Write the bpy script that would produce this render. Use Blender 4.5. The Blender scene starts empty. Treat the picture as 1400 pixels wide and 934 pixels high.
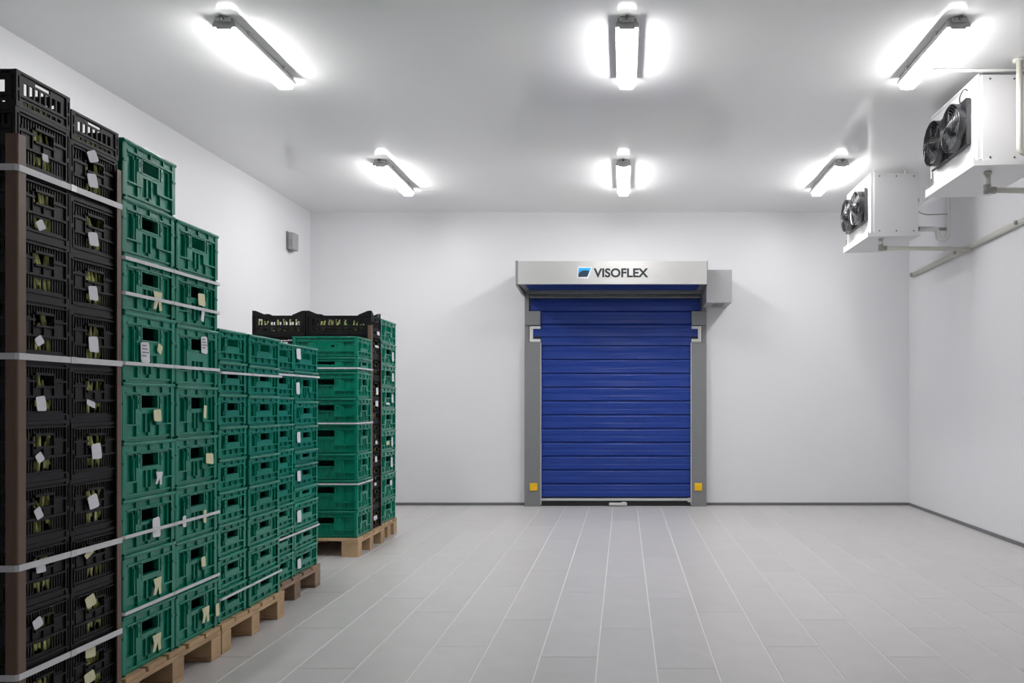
import bpy, bmesh, math, random
from mathutils import Vector, Matrix

random.seed(7)
S = bpy.context.scene
COL = S.collection
PI = math.pi

# ------------------------------------------------------------------ camera, world, exposure
F, VX, VY, EYE = 1100.0, 853.0, 548.0, 1.35          # focal length and vanishing point in a 1400x934 frame
cam = bpy.data.cameras.new('camera')
cam.sensor_width = 36.0
cam.lens = 36.0 * F / 1400.0
cam.shift_x = -(VX - 700.0) / 1400.0
cam.shift_y = (VY - 467.0) / 1400.0
cam.clip_start = 0.05
cam_o = bpy.data.objects.new('camera', cam)
cam_o.location = (0, 0, EYE)
cam_o.rotation_euler = (PI / 2, 0, 0)
COL.objects.link(cam_o)
S.camera = cam_o

w = bpy.data.worlds.new('world')
w.use_nodes = True
w.node_tree.nodes['Background'].inputs[0].default_value = (0, 0, 0, 1)
w.node_tree.nodes['Background'].inputs[1].default_value = 0.0
S.world = w
S.view_settings.view_transform = 'Standard'
S.view_settings.look = 'None'
S.view_settings.gamma = 1.0
S.view_settings.use_curve_mapping = False
S.view_settings.exposure = 0.38
LAMP_STRENGTH = 53.0

# room
XL, XR, YB, YF, ZC = -4.05, 3.683, 10.385, -1.2, 3.786


# ------------------------------------------------------------------ materials
def mat(name, color, rough=0.5, metal=0.0, spec=0.5, coat=0.0, var=0.0, vscale=6.0, bump=0.0, bscale=20.0,
        stretch=(1, 1, 1), objvar=0.0, rvar=0.0, trans=0.0):
    m = bpy.data.materials.new(name)
    m.use_nodes = True
    nt = m.node_tree
    b = nt.nodes['Principled BSDF']
    b.inputs['Base Color'].default_value = (*color, 1)
    b.inputs['Roughness'].default_value = rough
    b.inputs['Metallic'].default_value = metal
    b.inputs['Specular IOR Level'].default_value = spec
    b.inputs['Coat Weight'].default_value = coat
    b.inputs['Transmission Weight'].default_value = trans
    tc = nt.nodes.new('ShaderNodeTexCoord')
    mp = nt.nodes.new('ShaderNodeMapping')
    mp.inputs['Scale'].default_value = stretch
    nt.links.new(tc.outputs['Object'], mp.inputs['Vector'])
    n = nt.nodes.new('ShaderNodeTexNoise')
    n.inputs['Scale'].default_value = vscale
    n.inputs['Detail'].default_value = 4
    nt.links.new(mp.outputs[0], n.inputs['Vector'])
    if var or objvar:
        hsv = nt.nodes.new('ShaderNodeHueSaturation')
        hsv.inputs['Color'].default_value = (*color, 1)
        mr = nt.nodes.new('ShaderNodeMapRange')
        mr.inputs['From Min'].default_value = 0.25
        mr.inputs['From Max'].default_value = 0.75
        mr.inputs['To Min'].default_value = 1 - var
        mr.inputs['To Max'].default_value = 1 + var
        nt.links.new(n.outputs['Fac'], mr.inputs['Value'])
        out = mr.outputs[0]
        if objvar:
            oi = nt.nodes.new('ShaderNodeObjectInfo')
            mr2 = nt.nodes.new('ShaderNodeMapRange')
            mr2.inputs['To Min'].default_value = 1 - objvar
            mr2.inputs['To Max'].default_value = 1 + objvar
            nt.links.new(oi.outputs['Random'], mr2.inputs['Value'])
            mu = nt.nodes.new('ShaderNodeMath')
            mu.operation = 'MULTIPLY'
            nt.links.new(out, mu.inputs[0])
            nt.links.new(mr2.outputs[0], mu.inputs[1])
            out = mu.outputs[0]
        nt.links.new(out, hsv.inputs['Value'])
        nt.links.new(hsv.outputs[0], b.inputs['Base Color'])
    if rvar:
        mr3 = nt.nodes.new('ShaderNodeMapRange')
        mr3.inputs['To Min'].default_value = max(0.02, rough - rvar)
        mr3.inputs['To Max'].default_value = rough + rvar
        nt.links.new(n.outputs['Fac'], mr3.inputs['Value'])
        nt.links.new(mr3.outputs[0], b.inputs['Roughness'])
    if bump:
        n2 = nt.nodes.new('ShaderNodeTexNoise')
        n2.inputs['Scale'].default_value = bscale
        n2.inputs['Detail'].default_value = 3
        nt.links.new(mp.outputs[0], n2.inputs['Vector'])
        bp = nt.nodes.new('ShaderNodeBump')
        bp.inputs['Strength'].default_value = bump
        bp.inputs['Distance'].default_value = 0.01
        nt.links.new(n2.outputs['Fac'], bp.inputs['Height'])
        nt.links.new(bp.outputs[0], b.inputs['Normal'])
    return m


M = {}
M['wall'] = mat('wall_panel_white', (0.80, 0.80, 0.825), 0.38, var=0.015, vscale=1.2, bump=0.05, bscale=2.0, spec=0.35)
M['ceiling'] = mat('ceiling_panel_white', (0.88, 0.88, 0.885), 0.13, var=0.015, vscale=1.0, bump=0.05, bscale=1.6, spec=0.4)
M['grout'] = mat('grout_light', (0.78, 0.77, 0.76), 0.7)
M['tile'] = mat('tile_grey', (0.56, 0.55, 0.548), 0.38, var=0.05, vscale=5, objvar=0.03, rvar=0.06, spec=0.45)
M['skirt'] = mat('skirting_grey', (0.16, 0.16, 0.17), 0.45)
M['green'] = mat('green_plastic', (0.0005, 0.225, 0.142), 0.30, var=0.10, vscale=7, objvar=0.08, rvar=0.1, spec=0.3, coat=0.32, bump=0.28, bscale=22)
M['black'] = mat('black_plastic', (0.0065, 0.0065, 0.0075), 0.45, var=0.2, vscale=9, spec=0.28)
M['wood'] = mat('pallet_wood', (0.50, 0.34, 0.195), 0.7, var=0.22, vscale=7, stretch=(1, 1, 1), objvar=0.18, bump=0.3, bscale=30)
M['wood_old'] = mat('pallet_wood_worn', (0.30, 0.205, 0.14), 0.75, var=0.28, vscale=7, objvar=0.2, bump=0.3, bscale=30)
M['card'] = mat('brown_cardboard', (0.155, 0.098, 0.066), 0.40, var=0.08, vscale=3, spec=0.45)
M['strap'] = mat('strap_white', (0.70, 0.71, 0.73), 0.35, var=0.05, vscale=20)
M['paper'] = mat('paper_white', (0.80, 0.80, 0.86), 0.6, var=0.04, vscale=30)
M['paper_y'] = mat('paper_cream', (0.74, 0.72, 0.47), 0.6, var=0.05, vscale=30)
M['print'] = mat('print_grey', (0.25, 0.24, 0.28), 0.6)
M['veg'] = mat('vegetable_green', (0.80, 0.82, 0.32), 0.5, var=0.5, vscale=9, spec=0.4)
M['steel'] = mat('brushed_steel', (0.60, 0.60, 0.59), 0.34, metal=0.6, var=0.03, vscale=30, stretch=(0.3, 1, 8))
M['alu'] = mat('grey_aluminium', (0.25, 0.255, 0.26), 0.45, metal=0.3, var=0.03, vscale=10)
M['alu_l'] = mat('light_aluminium', (0.62, 0.63, 0.63), 0.35, metal=0.4)
M['white_p'] = mat('white_plastic', (0.72, 0.72, 0.71), 0.4)
M['pipe'] = mat('cream_pipe', (0.60, 0.59, 0.53), 0.4, var=0.04)
M['pipe_g'] = mat('grey_pipe_fitting', (0.30, 0.30, 0.28), 0.5)
M['dark'] = mat('dark_rubber', (0.015, 0.015, 0.017), 0.6)
M['blue'] = mat('blue_curtain', (0.011, 0.043, 0.27), 0.36, var=0.10, vscale=4, stretch=(0.3, 1, 6), bump=0.10, bscale=4, spec=0.4)
M['yellow'] = mat('yellow_plastic', (0.90, 0.53, 0.01), 0.45)
M['unit'] = mat('white_enamel', (0.74, 0.74, 0.75), 0.35, var=0.015, vscale=3, bump=0.03, bscale=60)
M['screw'] = mat('screw_dark', (0.12, 0.12, 0.12), 0.4, metal=0.6)
M['fan'] = mat('fan_black', (0.012, 0.012, 0.014), 0.28, spec=0.6)
M['fan_blade'] = mat('fan_blade_grey', (0.10, 0.105, 0.11), 0.35, spec=0.6)
M['brass'] = mat('olive_fitting', (0.22, 0.22, 0.09), 0.4, metal=0.3)
M['house'] = mat('lamp_housing_grey', (0.55, 0.55, 0.55), 0.45)
M['box'] = mat('grey_box', (0.36, 0.36, 0.37), 0.5)
M['logo_w'] = mat('logo_white', (0.8, 0.82, 0.84), 0.4)
M['logo_d'] = mat('logo_navy', (0.006, 0.03, 0.06), 0.4)


def grad_mat(name, stops, axis, lo, hi, rough=0.4):
    m = bpy.data.materials.new(name)
    m.use_nodes = True
    nt = m.node_tree
    b = nt.nodes['Principled BSDF']
    b.inputs['Roughness'].default_value = rough
    tc = nt.nodes.new('ShaderNodeTexCoord')
    sp = nt.nodes.new('ShaderNodeSeparateXYZ')
    mr = nt.nodes.new('ShaderNodeMapRange')
    mr.inputs['From Min'].default_value = lo
    mr.inputs['From Max'].default_value = hi
    cr = nt.nodes.new('ShaderNodeValToRGB')
    while len(cr.color_ramp.elements) < len(stops):
        cr.color_ramp.elements.new(0.5)
    for e, (p, c) in zip(cr.color_ramp.elements, stops):
        e.position = p
        e.color = (*c, 1)
    nt.links.new(tc.outputs['Object'], sp.inputs[0])
    nt.links.new(sp.outputs[axis], mr.inputs['Value'])
    nt.links.new(mr.outputs[0], cr.inputs[0])
    nt.links.new(cr.outputs[0], b.inputs['Base Color'])
    return m


def emit_mat(name, color, strength):
    m = bpy.data.materials.new(name)
    m.use_nodes = True
    b = m.node_tree.nodes['Principled BSDF']
    b.inputs['Base Color'].default_value = (0.8, 0.8, 0.8, 1)
    b.inputs['Emission Color'].default_value = (*color, 1)
    b.inputs['Emission Strength'].default_value = strength
    return m


M['lens'] = emit_mat('lamp_diffuser', (1.0, 0.985, 0.975), LAMP_STRENGTH)


# ------------------------------------------------------------------ helpers
def link(name, data, parent=None, loc=(0, 0, 0), rot=(0, 0, 0)):
    o = bpy.data.objects.new(name, data)
    o.location = loc
    o.rotation_euler = rot
    if parent is not None:
        o.parent = parent
    COL.objects.link(o)
    return o


def tag(o, label, cat=None, group=None, kind=None):
    o['label'] = label
    if cat:
        o['category'] = cat
    if group:
        o['group'] = group
    if kind:
        o['kind'] = kind
    return o


def thing(name, label, cat, loc=(0, 0, 0), group=None, rot=(0, 0, 0)):
    return tag(link(name, None, None, loc, rot), label, cat, group)


def bm_mesh(name, bm, material, smooth=False):
    bmesh.ops.recalc_face_normals(bm, faces=bm.faces[:])
    me = bpy.data.meshes.new(name)
    bm.to_mesh(me)
    bm.free()
    if isinstance(material, (list, tuple)):
        for m_ in material:
            me.materials.append(m_)
    else:
        me.materials.append(material)
    if smooth:
        for p in me.polygons:
            p.use_smooth = True
    return me


def add_box(bm, x0, x1, y0, y1, z0, z1, bevel=0.0, mi=0):
    r = bmesh.ops.create_cube(bm, size=1.0)
    vs = r['verts']
    for v in vs:
        v.co = Vector((x0 if v.co.x < 0 else x1, y0 if v.co.y < 0 else y1, z0 if v.co.z < 0 else z1))
    fs = set(f for v in vs for f in v.link_faces)
    for f in fs:
        f.material_index = mi
    if bevel:
        es = set(e for v in vs for e in v.link_edges)
        bmesh.ops.bevel(bm, geom=list(es), offset=bevel, segments=2, affect='EDGES', profile=0.5)


def box_mesh(name, x0, x1, y0, y1, z0, z1, material, bevel=0.0):
    bm = bmesh.new()
    add_box(bm, x0, x1, y0, y1, z0, z1, bevel)
    return bm_mesh(name, bm, material)


def boxes(name, lst, material, bevel=0.0):
    bm = bmesh.new()
    for b in lst:
        add_box(bm, *b, bevel=bevel)
    return bm_mesh(name, bm, material)


def add_prism(bm, pts, axis, a, b):
    """extrude a 2D outline along axis 'x','y' or 'z' from a to b"""
    def P(p, t):
        if axis == 'x':
            return (t, p[0], p[1])
        if axis == 'y':
            return (p[0], t, p[1])
        return (p[0], p[1], t)
    A = [bm.verts.new(P(p, a)) for p in pts]
    B = [bm.verts.new(P(p, b)) for p in pts]
    n = len(pts)
    bm.faces.new(A)
    bm.faces.new(B[::-1])
    for i in range(n):
        bm.faces.new((A[i], B[i], B[(i + 1) % n], A[(i + 1) % n]))


def add_cyl(bm, p0, p1, r0, r1=None, seg=16, caps=True):
    r1 = r0 if r1 is None else r1
    p0, p1 = Vector(p0), Vector(p1)
    d = (p1 - p0).normalized()
    u = d.orthogonal().normalized()
    v = d.cross(u)
    A, B = [], []
    for i in range(seg):
        a = 2 * PI * i / seg
        o = u * math.cos(a) + v * math.sin(a)
        A.append(bm.verts.new(p0 + o * r0))
        B.append(bm.verts.new(p1 + o * r1))
    for i in range(seg):
        bm.faces.new((A[i], A[(i + 1) % seg], B[(i + 1) % seg], B[i]))
    if caps:
        bm.faces.new(A[::-1])
        bm.faces.new(B)


def add_tube(bm, pts, r, seg=12):
    """swept tube with rounded elbows already given as points"""
    pts = [Vector(p) for p in pts]
    rings = []
    prev = None
    for i, p in enumerate(pts):
        if i == 0:
            d = pts[1] - p
        elif i == len(pts) - 1:
            d = p - pts[i - 1]
        else:
            d = (pts[i + 1] - p).normalized() + (p - pts[i - 1]).normalized()
        d.normalize()
        if prev is None:
            u = d.orthogonal().normalized()
        else:
            u = (prev - d * prev.dot(d)).normalized()
        prev = u
        v = d.cross(u)
        rings.append([bm.verts.new(p + (u * math.cos(2 * PI * k / seg) + v * math.sin(2 * PI * k / seg)) * r) for k in range(seg)])
    for a, b in zip(rings[:-1], rings[1:]):
        for k in range(seg):
            bm.faces.new((a[k], a[(k + 1) % seg], b[(k + 1) % seg], b[k]))
    bm.faces.new(rings[0][::-1])
    bm.faces.new(rings[-1])


def rounded_path(pts, rad, n=6):
    pts = [Vector(p) for p in pts]
    out = [pts[0]]
    for i in range(1, len(pts) - 1):
        a, b, c = pts[i - 1], pts[i], pts[i + 1]
        d1, d2 = (a - b), (c - b)
        r = min(rad, d1.length * 0.49, d2.length * 0.49)
        p, q = b + d1.normalized() * r, b + d2.normalized() * r
        for k in range(n + 1):
            t = k / n
            out.append(p * (1 - t) ** 2 + b * 2 * t * (1 - t) + q * t * t)
    out.append(pts[-1])
    return out


def add_torus(bm, c, axis, R, r, seg=32, rs=6):
    """torus about the X axis at c"""
    rings = []
    for i in range(seg):
        a = 2 * PI * i / seg
        rd = Vector((0, math.cos(a), math.sin(a)))
        ring = []
        for k in range(rs):
            b = 2 * PI * k / rs
            ring.append(bm.verts.new(Vector(c) + rd * (R + r * math.cos(b)) + Vector((1, 0, 0)) * r * math.sin(b)))
        rings.append(ring)
    for i in range(seg):
        A, B = rings[i], rings[(i + 1) % seg]
        for k in range(rs):
            bm.faces.new((A[k], A[(k + 1) % rs], B[(k + 1) % rs], B[k]))


def relief(name, W, H, rects, T, material):
    """panel standing in the local YZ plane (u = y centred, v = z), outside towards +x.
    rects: (u0, v0, u1, v1, depth or None for an opening), later ones win; real openings and steps."""
    def clean(vals, lo, hi):
        vals = sorted(min(max(v, lo), hi) for v in vals)
        o = []
        for v in vals:
            if not o or v - o[-1] > 1e-5:
                o.append(v)
        return o
    us = clean([0, W] + [r[0] for r in rects] + [r[2] for r in rects], 0, W)
    vs = clean([0, H] + [r[1] for r in rects] + [r[3] for r in rects], 0, H)
    nu, nv = len(us) - 1, len(vs) - 1
    D = [[0.0] * nv for _ in range(nu)]
    for i in range(nu):
        uc = (us[i] + us[i + 1]) / 2
        for j in range(nv):
            vc = (vs[j] + vs[j + 1]) / 2
            for (a, b, c, d, dep) in rects:
                if a < uc < c and b < vc < d:
                    D[i][j] = dep
    V, Fc = [], []

    def quad(*ps):
        k = len(V)
        V.extend(ps)
        Fc.append((k, k + 1, k + 2, k + 3))

    def P(d, u, v):
        return (d, u - W / 2, v)
    # merge runs along v with equal depth to keep it cheap
    for i in range(nu):
        j = 0
        while j < nv:
            k = j
            while k + 1 < nv and D[i][k + 1] == D[i][j]:
                k += 1
            d = D[i][j]
            if d is not None:
                a, b, c, e = us[i], us[i + 1], vs[j], vs[k + 1]
                quad(P(d, a, c), P(d, b, c), P(d, b, e), P(d, a, e))
                quad(P(-T, a, c), P(-T, a, e), P(-T, b, e), P(-T, b, c))
            j = k + 1

    def g(i, j):
        if 0 <= i < nu and 0 <= j < nv:
            return -T if D[i][j] is None else D[i][j]
        return -T
    for i in range(nu):
        for j in range(nv):
            d = D[i][j]
            if d is None:
                continue
            a, b, c, e = us[i], us[i + 1], vs[j], vs[j + 1]
            n = g(i - 1, j)
            if n < d - 1e-6:
                quad(P(d, a, c), P(d, a, e), P(n, a, e), P(n, a, c))
            n = g(i + 1, j)
            if n < d - 1e-6:
                quad(P(d, b, e), P(d, b, c), P(n, b, c), P(n, b, e))
            n = g(i, j - 1)
            if n < d - 1e-6:
                quad(P(d, b, c), P(d, a, c), P(n, a, c), P(n, b, c))
            n = g(i, j + 1)
            if n < d - 1e-6:
                quad(P(d, a, e), P(d, b, e), P(n, b, e), P(n, a, e))
    me = bpy.data.meshes.new(name)
    me.from_pydata(V, [], Fc)
    me.materials.append(material)
    me.update()
    return me


# ------------------------------------------------------------------ room shell
def structure(name, me, label, parent=None, loc=(0, 0, 0), rot=(0, 0, 0)):
    o = link(name, me, parent, loc, rot)
    o['label'] = label
    o['kind'] = 'structure'
    return o


TH = 0.15
structure('wall_back', box_mesh('wall_back', XL - TH, XR + TH, YB, YB + TH, -0.05, ZC + TH, M['wall']),
          'plain white insulated panel wall behind the roll-up door')
structure('wall_left', box_mesh('wall_left', XL - TH, XL, YF, YB, -0.05, ZC + TH, M['wall']),
          'plain white panel wall behind the stacked crates')
structure('wall_right', box_mesh('wall_right', XR, XR + TH, YF, YB, -0.05, ZC + TH, M['wall']),
          'plain white panel wall behind the cooling units')
structure('wall_front', box_mesh('wall_front', XL - TH, XR + TH, YF - TH, YF, -0.05, ZC + TH, M['wall']),
          'plain white panel wall facing the roll-up door')
structure('ceiling', box_mesh('ceiling', XL, XR, YF, YB, ZC, ZC + TH, M['ceiling']),
          'glossy white panel ceiling carrying strip lamps')
floor = structure('floor', box_mesh('floor', XL, XR, YF, YB, -0.05, -0.0025, M['grout']),
                  'grey tiled floor with pale grout lines')

# tiles: columns run towards the door, joints staggered column by column
TW, TL, GAP = 0.303, 1.434, 0.0058
tile_cache = {}


def tile_mesh(a, b):
    k = (round(a, 3), round(b, 3))
    if k not in tile_cache:
        bm = bmesh.new()
        c = 0.0015
        x, y = a / 2, b / 2
        lo = [bm.verts.new((sx * x, sy * y, -0.004)) for sx, sy in ((-1, -1), (1, -1), (1, 1), (-1, 1))]
        hi = [bm.verts.new((sx * (x - c), sy * (y - c), 0.0)) for sx, sy in ((-1, -1), (1, -1), (1, 1), (-1, 1))]
        bm.faces.new(hi)
        for i in range(4):
            bm.faces.new((lo[i], lo[(i + 1) % 4], hi[(i + 1) % 4], hi[i]))
        tile_cache[k] = bm_mesh('floor_tile', bm, M['tile'])
    return tile_cache[k]


k0 = math.floor((XL + 0.138) / TW)
k1 = math.ceil((XR + 0.138) / TW)
row_base = 5.49
offs = [0.0, 0.717, 0.18, 0.9, 0.36, 1.08]
for k in range(k0, k1):
    x0 = max(-0.138 + k * TW, XL)
    x1 = min(-0.138 + (k + 1) * TW, XR)
    if x1 - x0 < 0.02:
        continue
    off = offs[(k * 5 + 1) % 6] if k not in (1,) else 0.0
    y = row_base + off
    while y > YF:
        y -= TL
    while y < YB:
        y0, y1 = max(y, YF), min(y + TL, YB)
        if y1 - y0 > 0.02:
            link('floor_tile', tile_mesh(x1 - x0 - GAP, y1 - y0 - 0.0018), floor, ((x0 + x1) / 2, (y0 + y1) / 2, 0))
        y += TL

# skirting strips
DX0, DX1 = -1.27, 1.055      # door columns, outer edges
structure('baseboard_back_left', box_mesh('baseboard', XL, DX0, YB - 0.012, YB, 0, 0.036, M['skirt'], 0.003),
          'thin grey skirting strip left of the roll-up door')
structure('baseboard_back_right', box_mesh('baseboard', DX1, XR, YB - 0.012, YB, 0, 0.036, M['skirt'], 0.003),
          'thin grey skirting strip right of the roll-up door')
structure('baseboard_right', box_mesh('baseboard', XR - 0.012, XR, YF, YB - 0.012, 0, 0.036, M['skirt'], 0.003),
          'thin grey skirting strip under the cooling units')
structure('baseboard_left', box_mesh('baseboard', XL, XL + 0.012, YF, YB - 0.012, 0, 0.036, M['skirt'], 0.003),
          'thin grey skirting strip behind the crate stacks')

# ------------------------------------------------------------------ roll-up door
door = structure('door_1', None, 'blue roll-up curtain door with steel hood and grey side columns', None, (0, YB, 0))


def dpart(name, me, parent=None, label=None, loc=(0, 0, 0)):
    o = link(name, me, parent or door, loc)
    if label:
        o['label'] = label
    return o


# coordinates below: x as in the room, y towards the room is negative, z up
CF = -0.11                       # front of the columns
IN_L, IN_R = -1.068, 0.865       # inner edges of the columns
Z_SLOT0, Z_SLOT1, Z_BR1 = 2.095, 2.315, 2.495
Z_HOOD0, Z_HOOD1 = 2.745, 3.02
for side, (xo, xi) in (('l', (DX0, IN_L)), ('r', (DX1, IN_R))):
    a, b = min(xo, xi), max(xo, xi)
    s = 1 if xi > xo else -1
    c = dpart('side_column', box_mesh('side_column', a, b, CF, -0.001, 0, Z_SLOT0, M['alu'], 0.004))
    dpart('edge_strip', boxes('edge_strip', [(min(xi, xi + s * 0.012), max(xi, xi + s * 0.012), CF - 0.003, -0.035, 0.02, Z_SLOT0)], M['alu_l'], 0.002), c, 'pale guide edge along the curtain')
    # outer spine carries on above the curtain slot
    so = xo + s * 0.055
    dpart('column_spine', box_mesh('column_spine', min(xo, so), max(xo, so), CF + 0.02, -0.001, Z_SLOT0 + 0.001, Z_HOOD0 + 0.05, M['alu'], 0.003))
    br = dpart('guide_bracket', box_mesh('guide_bracket', a + (0.006 if s > 0 else 0), b - (0 if s > 0 else 0.006), CF - 0.008, CF + 0.018, Z_SLOT1, Z_BR1, M['alu'], 0.004))
    # white re-entry channel seen in the slot
    w0 = xo + s * 0.062
    dpart('white_channel', boxes('white_channel', [
        (min(w0, w0 + s * 0.045), max(w0, w0 + s * 0.045), CF + 0.022, -0.03, Z_SLOT0 + 0.03, Z_SLOT1 - 0.02),
        (min(w0, xi), max(w0, xi), CF + 0.012, CF + 0.04, Z_SLOT1 - 0.045, Z_SLOT1 - 0.01),
        (min(w0, xi), max(w0, xi), CF + 0.012, CF + 0.04, Z_SLOT0 + 0.005, Z_SLOT0 + 0.045)], M['white_p'], 0.003), br, 'white plastic guide channel in the slot')
    yx = xi - s * 0.085
    dpart('sensor', box_mesh('sensor', yx - 0.049, yx + 0.049, CF - 0.014, CF + 0.001, 0.20, 0.298, M['yellow'], 0.006), c, 'yellow square light sensor')
    dpart('foot_plate', box_mesh('foot_plate', a - 0.004, b + 0.004, CF - 0.006, CF + 0.03, 0.0, 0.012, M['alu']), c)

# curtain: overlapping flexible panels, each with its own bulge and hem
CY = -0.062
PH = 0.1765
zs = [(0.115 + k * PH, 0.115 + (k + 1) * PH) for k in range(11)]
zs += [(zs[-1][1], 2.170), (2.170, 2.335), (2.335, 2.500), (2.500, 2.66)]


def curtain_panel(x0, x1, h, seed):
    rnd = random.Random(seed)
    bm = bmesh.new()
    k = rnd.random()
    prof = [(0.0, -0.001), (0.003, -0.014), (0.010, -0.0175), (0.030, -0.0150), (0.055, -0.0125 - 0.002 * k), (0.060, -0.0145), (0.066, -0.0115), (0.085, -0.0105),
            (0.106, -0.0125), (0.112, -0.0145), (0.117, -0.0100), (0.140, -0.0080 - 0.002 * k), (0.146, -0.0095), (0.152, -0.006), (h - 0.008, -0.003), (h, 0.006)]
    prof = [p for p in prof if p[0] <= h]
    nx = 10
    rows = []
    for (pz, py) in prof:
        row = []
        for i in range(nx + 1):
            x = x0 + (x1 - x0) * i / nx
            wob = 0.002 * math.sin(i * 1.3 + seed * 2.1 + pz * 30)
            row.append(bm.verts.new((x, py + wob, pz)))
        rows.append(row)
    for A, B in zip(rows[:-1], rows[1:]):
        for i in range(nx):
            bm.faces.new((A[i], A[i + 1], B[i + 1], B[i]))
    r = bmesh.ops.extrude_face_region(bm, geom=bm.faces[:])
    for v in [e for e in r['geom'] if isinstance(e, bmesh.types.BMVert)]:
        v.co.y = 0.012
    me = bm_mesh('curtain_panel', bm, M['blue'])
    return me


for i, (z0, z1) in enumerate(zs):
    if z0 > 2.16:
        x0, x1 = DX0 + 0.075, DX1 - 0.075
    else:
        x0, x1 = IN_L + 0.003, IN_R - 0.003
    dpart('curtain_panel', curtain_panel(x0, x1, z1 - z0 - 0.001, i), None, None, (0, CY, z0))
dpart('bottom_hem', box_mesh('bottom_hem', IN_L + 0.004, IN_R - 0.004, CY - 0.010, CY + 0.014, 0.098, 0.1145, M['dark'], 0.003), None, 'dark hem strip under the blue curtain')
bb = dpart('bottom_bar', box_mesh('bottom_bar', IN_L + 0.004, IN_R - 0.02, CY - 0.022, CY + 0.02, 0.066, 0.0975, M['alu_l'], 0.008), None, 'pale rounded bottom rail')
dpart('rubber_seal', box_mesh('rubber_seal', IN_L + 0.003, IN_R - 0.003, CY - 0.002, CY + 0.016, 0.0, 0.0655, M['dark'], 0.004), None, 'black rubber floor seal')
bmh = bmesh.new()
add_box(bmh, -0.19, 0.04, CY - 0.065, CY - 0.02, 0.012, 0.046, 0.008)
add_box(bmh, -0.03, 0.03, CY - 0.07, CY - 0.02, 0.03, 0.056, 0.006)
dpart('pull_handle', bm_mesh('pull_handle', bmh, M['white_p']), bb, 'white grip on the bottom rail')
bmh = bmesh.new()
add_cyl(bmh, (IN_R - 0.03, CY - 0.045, 0.08), (IN_R - 0.03, CY + 0.01, 0.08), 0.028, seg=20)
dpart('end_roller', bm_mesh('end_roller', bmh, M['alu_l']), bb, 'small round end roller')
# lintel rail over the curtain
dpart('lintel_rail', boxes('lintel_rail', [(DX0 + 0.07, DX1 - 0.07, CY - 0.05, CY + 0.02, 2.662, 2.684)], M['alu'], 0.004))

# hood: steel box with open underside, end caps, roll of blue curtain inside
HY = -0.765
HX0, HX1 = -1.297, 1.0
bmh = bmesh.new()
add_box(bmh, HX0 + 0.03, HX1, HY, HY + 0.006, Z_HOOD0, Z_HOOD1)             # face
add_box(bmh, HX0 + 0.03, HX1, HY + 0.006, -0.002, Z_HOOD1 - 0.006, Z_HOOD1)  # top
add_box(bmh, HX0 + 0.03, HX1, HY + 0.006, HY + 0.045, Z_HOOD0, Z_HOOD0 + 0.005)  # return lip
hood = dpart('hood', bm_mesh('hood', bmh, M['steel']), None, 'brushed steel hood over the curtain')
for x0, x1 in ((HX0, HX0 + 0.03), (HX1 - 0.008, HX1 + 0.002)):
    bmh = bmesh.new()
    add_prism(bmh, [(HY - 0.004, Z_HOOD0 - 0.004), (HY - 0.004, Z_HOOD1 + 0.004), (-0.002, Z_HOOD1 + 0.004), (-0.002, Z_HOOD0 - 0.05), (-0.2, Z_HOOD0 - 0.05)], 'x', x0, x1)
    dpart('end_cap', bm_mesh('end_cap', bmh, M['alu']), hood)
bmh = bmesh.new()
add_cyl(bmh, (HX0 + 0.12, -0.33, 2.915), (HX1 - 0.06, -0.33, 2.915), 0.09, seg=28)
dpart('curtain_roll', bm_mesh('curtain_roll', bmh, M['blue'], True), None, 'rolled blue curtain inside the hood')
dpart('hood_underside', boxes('hood_underside', [(HX0 + 0.10, HX1 - 0.08, HY + 0.05, -0.14, Z_HOOD0 + 0.012, Z_HOOD0 + 0.02)], M['blue']), hood, 'blue panel under the hood')
dpart('hood_bracket', boxes('hood_bracket', [(HX0 + 0.032, HX0 + 0.098, HY + 0.06, -0.03, Z_HOOD0 + 0.005, Z_HOOD0 + 0.03), (HX1 - 0.078, HX1 - 0.01, HY + 0.06, -0.03, Z_HOOD0 + 0.005, Z_HOOD0 + 0.03)], M['alu']), hood)
dpart('rear_rail', boxes('rear_rail', [(HX0 + 0.06, HX1 - 0.012, -0.138, -0.113, Z_HOOD0 - 0.03, Z_HOOD0 + 0.01)], M['alu'], 0.003), hood)
# motor box
BX0, BX1, BY, BZ0, BZ1 = 1.004, 1.317, -0.585, 2.545, 2.947
mb = dpart('motor_box', box_mesh('motor_box', BX0, BX1, BY, -0.002, BZ0, BZ1, M['box'], 0.006), None, 'grey drive motor housing')
dpart('motor_vent', boxes('motor_vent', [(BX0 + 0.10, BX1 - 0.08, BY + 0.10 + k * 0.045, BY + 0.125 + k * 0.045, BZ0 - 0.006, BZ0 - 0.0005) for k in range(7)], M['alu']), mb, 'grey louvre slats under the box')
# logo: parallelogram mark and lettering
ZT = 2.85


def flat_poly(pts, y0, y1, material, name):
    bm_ = bmesh.new()
    add_prism(bm_, pts, 'y', y0, y1)
    return bm_mesh(name, bm_, material)


def PXf(px, py):
    d = (YB + HY)
    return ((px - VX) * d / F, EYE + (VY - py) * d / F)


def zf(px_, py_):
    x_, y_ = 770 + px_ / 10.77, 355 + py_ / 10.77
    return PXf(x_, y_)


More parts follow.
